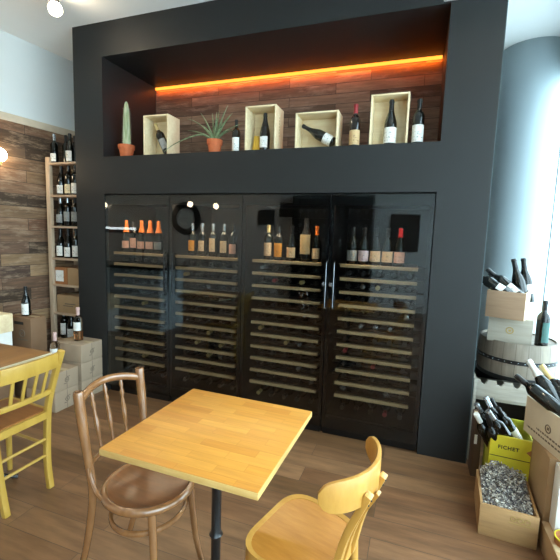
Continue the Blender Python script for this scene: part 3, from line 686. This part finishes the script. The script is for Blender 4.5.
# printed carton with bottles on a brown carton, by the window
carton('carton', 'plain brown carton on the floor between paper crate and window', 3.298, 3.62, -.62, -.335, 0, .448, 'carton')
rzP = math.radians(16.6)
pcx = Vector((3.249, -.336, .45)); 
pr = thing('printed_carton', 'open pale carton with crest and printed lines, bottles sticking out', 'carton', pcx, rzP)
def inP(x, y, z): return Matrix.Translation(pcx) @ Matrix.Rotation(rzP, 4, 'Z') @ Vector((x, y, z))
wP, dP, hP = .24, .36, .2
MB().box(0, .006, -dP, 0, 0, hP, .001).build('side_panel', M['cartonp'], pr); MB().box(wP-.006, wP, -dP, 0, 0, hP).build('side_panel', M['cartonp'], pr)
MB().box(.006, wP-.006, -dP, -dP+.006, 0, hP).build('end_panel', M['cartonp'], pr); MB().box(.006, wP-.006, -.006, 0, 0, hP).build('end_panel', M['cartonp'], pr)
MB().box(.006, wP-.006, -dP+.006, -.006, 0, .006).build('base_panel', M['cartonp'], pr)
m_ = MB(); rosette(m_, -.2, .105, .02, 'x', -.0003)
for z, a, b in ((.06, -.30, -.11), (.035, -.34, -.03)):
    y = a
    while y < b: 
        q = random.uniform(.008, .022); m_.box(-.0008, 0, y, min(b, y+q), z, z+.009); y += q+.006
m_.build('printed_mark', M['ink'], pr)
gP = 'bottles in the printed carton'
leanbottle('bordeaux', 'black bottle lying along the printed carton edge, neck towards the barrel', inP(-.06, .0, .30), inP(.06, -.24, .19), lab=None, cap='foilk', group=gP)
leanbottle('burgundy', 'cream-topped bottle leaning in the printed carton, beside the barrel front', inP(.02, .06, .385), inP(.10, -.14, .17), lab=None, cap='foilw', group=gP, caplow=.2)
leanbottle('burgundy', 'gold-topped bottle leaning in the printed carton by the window', inP(.085, .03, .355), inP(.16, -.17, .16), lab=None, cap='foilg', group=gP, caplow=.21)
leanbottle('burgundy', 'stout black bottle lying on top of the printed carton', inP(.12, -.06, .30), inP(.18, -.32, .2), lab=None, cap='foilk', group=gP)
carton('carton', 'white carton standing on the low brown carton before the plain brown carton', 3.32, 3.62, -.71, -.632, .131, .445, 'cartonw')
carton('carton', 'low brown carton on the floor under the white carton', 3.288, 3.62, -1.0, -.632, 0, .13, 'carton')
tn = thing('round_tin', 'round tin with a yellow rim on the low brown carton', 'tin', (3.355, -.775, .1308))
MB().lathe([(0, 0), (.05, 0), (.052, .03), (.048, .03), (.046, .006), (0, .006)], 28).build('tin_body', M['cartono'], tn)
MB().lathe([(.048, .028), (.053, .028), (.0535, .034), (.048, .034)], 28).build('rim', M['ycard'], tn)

# ------------------------------------------------------------------ tables
def table(label, x0, x1, y0, y1, zt, th, top, edge, foot=.2, rz=0):
    cx, cy = (x0+x1)/2, (y0+y1)/2
    r = thing('bistro_table', label, 'table', (cx, cy, 0), rz); a, b = (x1-x0)/2, (y1-y0)/2
    MB().box(-a, a, -b, b, zt-th, zt-.0015, .002).build('table_edge', M[edge], r)
    MB().box(-a+.0015, a-.0015, -b+.0015, b-.0015, zt-.002, zt, .0006).build('tabletop', M[top], r)
    pr = [(0, .03), (.03, .03), (.04, .05), (.026, .08), (.019, .11), (.019, .3), (.027, .315), (.019, .33), (.019, .56), (.022, .565), (.03, .585), (.03, .595), (.022, .61), (.019, .63), (.019, .69), (.03, .7), (.035, zt-th-.012), (0, zt-th-.012)]
    MB().lathe(pr, 20).build('pedestal', M['iron'], r)
    MB().box(-.16, .16, -.03, .03, zt-th-.013, zt-th).box(-.03, .03, -.16, .16, zt-th-.013, zt-th).build('mounting_plate', M['iron'], r)
    for k in range(4):
        an = PI/4+k*PI/2; c, s = math.cos(an), math.sin(an)
        pts = smooth_path([(c*.015, s*.015, .16), (c*.06, s*.06, .10), (c*.14, s*.14, .045), (c*foot, s*foot, .022), (c*(foot+.03), s*(foot+.03), .014)], 4)
        MB().tube(pts, [.013+.0*i for i in range(len(pts))], 8).build('foot', M['iron'], r)
    return r
table('square honey-oak bistro table on a black iron pedestal, between walnut and golden chairs', 1.6658, 2.2484, -1.7828, -1.2142, .75, .024, 'tabletop', 'tableedge', rz=-.0148)
table('dull brown bistro table with pale edge behind the yellow chair', .02, .62, -1.68, -1.079, .75, .026, 'tabletop2', 'tableedge2')

# ------------------------------------------------------------------ chairs
def ring(R, z, n=48, sx=1, sy=1): return [(R*sx*math.cos(2*PI*k/n), R*sy*math.sin(2*PI*k/n), z) for k in range(n)]
def bent_chair(label, loc, rz):
    r = thing('bentwood_chair', label, 'chair', loc, rz); m = M['bent']; sz = .445
    MB().tube(ring(.174, sz-.012), .0155, 12, closed=True, flat=1.1, up=(0, 0, 1)).build('seat_ring', m, r)
    MB().lathe([(0, sz-.014), (.10, sz-.011), (.15, sz-.005), (.164, sz-.001), (.164, sz-.016), (0, sz-.024)], 48).build('seat', M['bentseat'], r)
    for s in (-1, 1):
        MB().tube(smooth_path([(.118, s*.115, sz-.02), (.13, s*.12, .3), (.145, s*.13, .14), (.17, s*.15, 0)], 5), [.0165, .0155, .014, .0125], 10).build('front_leg', m, r)
        MB().tube(smooth_path([(-.265, s*.14, 0), (-.215, s*.138, .16), (-.178, s*.14, .32), (-.162, s*.143, .44), (-.172, s*.15, .56), (-.19, s*.157, .70), (-.208, s*.16, .835), (-.209, s*.16, .847)], 5), [.013, .0145, .016, .0165, .017, .018, .02, .02, .012], 12).build('back_post', m, r)
        MB().tube(smooth_path([(-.176, s*.148, .555), (-.155, s*.162, .53), (-.14, s*.162, .49), (-.115, s*.16, .45), (-.07, s*.16, .43)], 5), .009, 8).build('brace', m, r)
    arc = lambda x, z, w, bx, bz, n=14: [(x-bx*(1-(2*k/n-1)**2), -w+2*w*k/n, z+bz*(1-(2*k/n-1)**2)) for k in range(n+1)]
    MB().tube(arc(-.204, .805, .157, .05, .03), .0145, 12, flat=1.15).build('top_rail', m, r)
    MB().tube(arc(-.170, .545, .147, .03, .012), .0095, 8).build('lower_rail', m, r)
    for k in (-1, 0, 1):
        y0, y1 = k*.068, k*.078; q = 1-abs(k)*.24
        a = Vector((-.17-.03*q, y0, .553)); b = Vector((-.204-.05*q, y1, .828))
        n = 16; rr = [.005, .005, .006, .0055, .007, .0088, .0102, .0106, .0098, .0085, .007, .0058, .0105, .0055, .0095, .0055, .005]
        MB().tube([a.lerp(b, i/n) for i in range(n+1)], rr, 8).build('spindle', m, r)
    MB().tube(ring(.155, .33, sx=.93), .0095, 8, closed=True, flat=1.3, up=(0, 0, 1)).build('stretcher_ring', m, r)
    return r
bent_chair('brown walnut bentwood chair with round seat and turned spindles', (1.635, -1.486, 0), math.radians(-5))

def rrect(front, rear, depth, n=8, rad=.09):
    """rounded trapezoid seat outline, front at +x"""
    P = [Vector((depth/2, -front/2)), Vector((depth/2, front/2)), Vector((-depth/2, rear/2)), Vector((-depth/2, -rear/2))]; out = []
    for i in range(4):
        p, a, b = P[i], P[i-1], P[(i+1) % 4]; u, v = (a-p).normalized(), (b-p).normalized(); R = rad if p.x > 0 else rad*.8
        for k in range(n+1):
            t = k/n; out.append(((p+u*R)*(1-t)**2+p*2*t*(1-t)+(p+v*R)*t*t)[:])
    return out
def ring_prism(mb, outer, inner, z0, z1, zi):
    n = len(outer); V = lambda P, z: [mb.bm.verts.new((x, y, z)) for x, y in P]
    a, b, c, d = V(outer, z0), V(outer, z1), V(inner, zi), V(inner, z0)
    for A, B in ((a, b), (b, c), (c, d), (d, a)):
        for k in range(n): mb.bm.faces.new((A[k], A[(k+1) % n], B[(k+1) % n], B[k]))
def beech_chair(label, loc, rz):
    r = thing('beech_chair', label, 'chair', loc, rz); m = M['beech']; sz = .455
    o = [(x-.033, y) for x, y in rrect(.385, .32, .315, rad=.12)]; i = [(x-.033, y) for x, y in rrect(.353, .288, .283, rad=.11)]
    b = MB(); ring_prism(b, o, i, sz-.038, sz, sz-.004); b.build('seat_frame', m, r, bevel=0)
    MB().prism(i, sz-.03, sz-.006).build('seat', M['beechseat'], r)
    for s in (-1, 1):
        MB().tube([(.085, s*.14, sz-.02), (.1, s*.148, .2), (.12, s*.158, 0)], [.018, .016, .013], 10).build('front_leg', m, r)
        MB().tube(smooth_path([(-.165, s*.125, sz-.02), (-.18, s*.13, .25), (-.225, s*.15, 0)], 5), [.018, .016, .014], 10).build('rear_leg', m, r)
        p = MB().ribbon(smooth_path([(-.18, s*.075, sz-.03), (-.2, s*.078, .58), (-.243, s*.085, .79)], 4), 0, 0, .02, up=(0, 1, 0)) if False else MB()
        pts = smooth_path([(-.185, s*.066, sz-.03), (-.218, s*.066, .58), (-.281, s*.06, .738)], 5)
        p.ribbon(pts, .015, .015, .022, up=(0, 1, 0)); p.build('back_post', m, r, bevel=.003)
        sc = MB()
        for q in (.722, .704): sc.sphere((-.281-.0125+(.738-q)*.42, s*.06, q), .0035, 8)
        sc.build('screw', M['foilk'], r)
    p = MB(); p.ribbon(smooth_path([(-.186, 0, sz-.03), (-.222, 0, .58), (-.288, 0, .715)], 5), .012, .012, .012, up=(0, 1, 0)); p.build('back_slat', m, r, bevel=.002)
    n = 26; pts = []; lo = []; hi = []
    for k in range(n+1):
        t = -1+2*k/n; a = t*1.12
        pts.append((-.175-.095*(math.cos(a)-math.cos(1.12))/(1-math.cos(1.12)), .2*math.sin(a), .752)); e = (1-abs(t)**9)**.5 if abs(t) < 1 else .0
        e = max(e, .3); lo.append(.052*e*(1-.1*t*t)); hi.append(.05*e)
    MB().ribbon(pts, lo, hi, .013).build('back_rail', m, r, bevel=.003)
    MB().tube(ring(.15, .23, sx=1, sy=.9), .009, 8, closed=True, up=(0, 0, 1)).build('stretcher_ring', m, r)
    return r
beech_chair('golden beech chair with curved back board pulled up to the honey-oak table', (2.285, -1.525, 0), math.radians(165))

def slat_chair(label, loc, rz):
    r = thing('slat_back_chair', label, 'chair', loc, rz); m = M['yellow']; sz = .455
    o = rrect(.40, .34, .38, rad=.05); i = rrect(.35, .29, .33, rad=.04)
    b = MB(); ring_prism(b, o, i, sz-.045, sz-.004, sz-.006); b.build('seat_frame', m, r)
    MB().prism(i, sz-.02, sz).build('seat', M['yellowseat'], r)
    for s in (-1, 1):
        MB().tube([(.16, s*.16, sz-.02), (.165, s*.16, .2), (.17, s*.162, 0)], [.019, .017, .014], 10).build('front_leg', m, r)
        b = MB(); b.ribbon(smooth_path([(-.205, s*.127, 0), (-.182, s*.132, .16), (-.176, s*.145, .38), (-.185, s*.15, .5), (-.215, s*.165, .64), (-.262, s*.178, .805)], 6), .016, .016, .03, up=(0, 1, 0)); b.build('back_post', m, r, bevel=.006)
        MB().tube([(-.18, s*.14, .25), (.165, s*.158, .25)], .0085, 8).build('stretcher', m, r)
    bow = lambda x, z, w, bx, n=12: [(x-bx*(1-(2*k/n-1)**2), -w+2*w*k/n, z) for k in range(n+1)]
    MB().ribbon(bow(-.244, .752, .176, .018), .038, .042, .02).build('top_rail', m, r, bevel=.004)
    MB().ribbon(bow(-.202, .57, .158, .014), .014, .014, .018).build('lower_rail', m, r, bevel=.003)
    for k in range(4):
        y = -.096+k*.064; b = MB(); q = 1-(y/.17)**2
        b.ribbon([(-.204-.014*q, y*.92, .575), (-.222-.016*q, y*.96, .65), (-.242-.018*q, y, .725)], .0085, .0085, .009, up=(0, 1, 0)); b.build('spindle', m, r, bevel=.002)
    for z, xx in ((.195, -.182), (.29, -.179)): MB().tube([(xx, -.14, z), (xx, .14, z)], .0085, 8).build('stretcher', m, r)
    return r
slat_chair('yellow slat-back wooden chair pushed under the dull brown table', (.525, -1.335, 0), PI)

# ------------------------------------------------------------------ lamps of the room
sp = thing('ceiling_spot', 'lit spot lamp on the ceiling before the charcoal facade', 'lamp', (-.045, -.40, H))
MB().lathe([(0, 0), (.045, 0), (.045, -.02), (0, -.02)], 24).build('mount', M['cartonw'], sp)
MB().tube([(.03, 0, -.02), (.03, 0, -.08)], .008, 8).build('arm', M['blackm'], sp)
dv = (Vector((2.6, -2.7, 1.3))-Vector((-.045, -.4, H-.09))).normalized(); rot = dv.to_track_quat('Z', 'Y').to_matrix().to_4x4(); rot.translation = (0, 0, -.1)
MB().lathe([(0, -.07), (.04, -.07), (.05, .03), (.05, .06), (.046, .06), (.044, .03)], 24).xf(rot).build('shade', M['cartonw'], sp)
MB().lathe([(0, .034), (.0445, .03)], 24).xf(rot).build('lens', M['spot'], sp)
def spotlamp(loc, tgt, e, col=(1, .8, .55), size=1.1, r=.05):
    L = bpy.data.lights.new('spot_light', 'SPOT'); L.energy = e; L.color = col; L.spot_size = size; L.spot_blend = 1; L.shadow_soft_size = r
    o = bpy.data.objects.new('spot_light', L); COL.objects.link(o); o.location = loc
    o.rotation_euler = (Vector(tgt)-Vector(loc)).to_track_quat('-Z', 'Y').to_euler(); return o
L = bpy.data.lights.new('spot_glow', 'POINT'); L.energy = 7; L.color = (1, .82, .58); L.shadow_soft_size = .04
o = bpy.data.objects.new('spot_glow', L); COL.objects.link(o); o.location = (.04, -.49, H-.13)
spotlamp((.02, -.46, H-.14), (1.9, -1.9, .7), 30, size=2.6)
wl = thing('wall_lamp', 'glowing round bulb lamp on the clad wall', 'lamp', (wallpt(-.29).x+.03, -.29, 2.0))
MB().lathe([(0, 0), (.04, 0), (.04, .012), (0, .012)], 20).xf(Matrix.Rotation(PI/2, 4, 'Y')).build('wall_plate', M['blackm'], wl)
MB().tube(smooth_path([(.01, 0, 0), (.06, 0, -.01), (.09, 0, .0), (.095, 0, .03)], 4), .008, 8).build('arm', M['blackm'], wl)
MB().lathe([(0, 0), (.02, 0), (.022, .035), (0, .035)], 16, c=(.095, 0, .02)).build('socket', M['foilg'], wl)
MB().sphere((.095, 0, .105), .06, 20).build('bulb', M['bulb'], wl)
def pendant(x, y, z, label, r=.06):
    t = thing('pendant_lamp', label, 'lamp', (x, y, H), 0, 'globe pendants over the bar side')
    MB().tube([(0, 0, 0), (0, 0, z-H+.1)], .004, 6).build('cord', M['blackm'], t)
    MB().lathe([(0, .11), (.018, .11), (.022, .05), (0, .05)], 14, c=(0, 0, z-H)).build('socket', M['foilg'], t)
    MB().sphere((0, 0, z-H), r, 18, (1, 1, 1.15)).build('bulb', M['bulb'], t)
pendant(-2.2, -4.8, 2.12, 'globe pendant reflected in the second cooler glass, nearer the carton stacks')
pendant(-1.55, -4.8, 2.08, 'globe pendant reflected in the second cooler glass, nearer its far edge')
pendant(-4.6, -4.8, 2.09, 'globe pendant reflected at the upper corner of the end cooler by the cartons')
# the far side of the room, seen as reflections in the cooler glass
bar = thing('bar_counter', 'pale-fronted bar counter with a lit display strip, reflected in the end cooler', 'counter', (-1.8, -2.2, 0))
MB().box(-1.05, .95, -.3, .3, 0, .93, .01).build('front_panel', M['counterp'], bar); MB().box(-1.1, 1.0, -.35, .35, .93, .97, .005).build('worktop', M['shelfk'], bar)
MB().box(-.95, .52, .1, .3, 1.45, 1.5).build('display_top', M['shelfk'], bar); MB().box(-.95, .52, .27, .31, 1.5, 1.535).build('display_light', M['coolled'], bar)
for x in (-.94, .5): MB().box(x, x+.02, .1, .12, .97, 1.45).box(x, x+.02, .28, .3, .97, 1.45).build('display_post', M['steel'], bar)
mr = thing('round_mirror', 'round mirror with broad black rim on the wall opposite the coolers', 'mirror', (-2.78, -5.55, 1.84))
RX = Matrix.Rotation(-PI/2, 4, 'X')
MB().lathe([(.26, 0), (.4, 0), (.4, .05), (.26, .04)], 48).xf(RX).build('rim', M['shelfk'], mr); MB().lathe([(0, .01), (.27, .01), (.27, 0), (0, 0)], 48).xf(RX).build('mirror_glass', M['counterp'], mr)
def picture(x0, x1, z0, z1, label, mat, name='framed_picture', cat='picture'):
    t = thing(name, label, cat, ((x0+x1)/2, -5.55, z0)); w = (x1-x0)/2; h = z1-z0
    MB().box(-w, w, 0, .03, 0, .03).box(-w, w, 0, .03, h-.03, h).box(-w, -w+.03, 0, .03, .03, h-.03).box(w-.03, w, 0, .03, .03, h-.03).build('frame', M['shelfk'], t)
    MB().box(-w+.03, w-.03, 0, .02, .03, h-.03).build('panel', M[mat], t)
picture(-.86, -.48, 1.73, 2.06, 'small dark framed picture, lower of the pair reflected in the third cooler', 'photo')
picture(-.35, .03, 1.91, 2.22, 'small dark framed picture, upper of the pair reflected in the third cooler', 'photo')
picture(2.07, 2.64, 1.25, 2.0, 'black slate board reflected in the end cooler by the column', 'board', 'chalk_board', 'board')
gs = thing('glass_cabinet', 'tall black shelf cabinet of glassware reflected between the third and fourth coolers', 'cabinet', (.9, -5.55, 0))
MB().box(-.84, .84, 0, .02, 0, 2.35).box(-.84, -.8, .02, .35, 0, 2.35).box(.8, .84, .02, .35, 0, 2.35).box(-.84, .84, .02, .35, 2.31, 2.35).box(-.8, .8, .02, .35, 0, 1.0).build('carcass', M['shelfk'], gs)
for z in (1.3, 1.6, 1.9): MB().box(-.8, .8, .02, .32, z-.02, z).build('shelf_board', M['shelfk'], gs)
gp = bpy.data.objects.new('wine_glass', None); gp.empty_display_size = .1
MB().lathe([(0, 0), (.032, .001), (.033, .003), (.004, .006), (.0035, .08), (.02, .095), (.036, .125), (.034, .17), (.033, .17), (.035, .125), (.019, .097), (0, .09)], 14).build('glass_body', M['steel'], gp)
for q, z in enumerate((1.0, 1.3, 1.6, 1.9)):
    for kx in range(9):
        o = dup(gp); tag(o, 'stemmed glass on the %s shelf of the black glassware cabinet' % ['lowest', 'second lowest', 'second highest', 'highest'][q], 'glass', 'glasses on the %s cabinet shelf' % ['lowest', 'second lowest', 'second highest', 'highest'][q])
        o.location = (.9-.7+kx*.175, -5.55+.2, z)

# ------------------------------------------------------------------ daylight and lamps
W = bpy.data.worlds.new('sky'); S.world = W; W.use_nodes = True
bg = W.node_tree.nodes['Background']; bg.inputs[0].default_value = (.70, .91, 1.0, 1); bg.inputs[1].default_value = 10
for i, (a, b) in enumerate(bays):
    L = bpy.data.lights.new('window_portal', 'AREA'); L.shape = 'RECTANGLE'; L.size = 2.75; L.size_y = b-a; L.cycles.is_portal = True
    o = bpy.data.objects.new('window_portal', L); COL.objects.link(o); o.location = (3.77, (a+b)/2, 1.535); o.rotation_euler = (0, PI/2, 0)
# LED strip light in the alcove
L = bpy.data.lights.new('led_light', 'AREA'); L.shape = 'RECTANGLE'; L.size = 2.68; L.size_y = .015; L.energy = 9; L.color = (1, .17, .015)
o = bpy.data.objects.new('led_light', L); COL.objects.link(o); o.location = (1.358, ND-.02, N1-.0285); o.rotation_euler = (math.radians(16), 0, 0)
# unseen warm fill spots added to brighten seating, bar and back wall
for x, y, e in ((1.2, -2.6, 50), (2.4, -3.0, 50), (3.0, -.9, 34), (-3.6, -4.2, 260), (-1.2, -4.4, 200), (-1.2, -1.0, 70)):
    spotlamp((x, y, H-.03), (x, y+.2, 0), e*.5, size=2.6)

# ------------------------------------------------------------------ camera
cam = bpy.data.cameras.new('camera'); co = bpy.data.objects.new('camera', cam); COL.objects.link(co)
cam.sensor_width = 36; cam.lens = 386.98/560*36; cam.clip_start = .02
p, y, rr = -.1124, -.3375, .0329
F = Vector((math.sin(y)*math.cos(p), math.cos(y)*math.cos(p), math.sin(p))); rt = Vector((math.cos(y), -math.sin(y), 0)); up = rt.cross(F)
Rv = rt*math.cos(rr)+up*math.sin(rr); Uv = -rt*math.sin(rr)+up*math.cos(rr)
mw = Matrix((Rv, Uv, -F)).transposed().to_4x4(); mw.translation = (2.6232, -2.7397, 1.4774); co.matrix_world = mw
S.camera = co
S.view_settings.view_transform = 'Standard'; S.view_settings.look = 'None'; S.view_settings.exposure = 0; S.view_settings.gamma = 1
S.cycles.use_denoising = True; S.cycles.max_bounces = 8; S.cycles.transparent_max_bounces = 16; S.cycles.sample_clamp_indirect = 6
S.cycles.caustics_reflective = False; S.cycles.caustics_refractive = False
# prototypes never linked to the scene are dropped
for o in list(bpy.data.objects):
    if o.type == 'EMPTY' and not o.users_collection:
        for c in list(o.children): bpy.data.objects.remove(c)
        bpy.data.objects.remove(o)
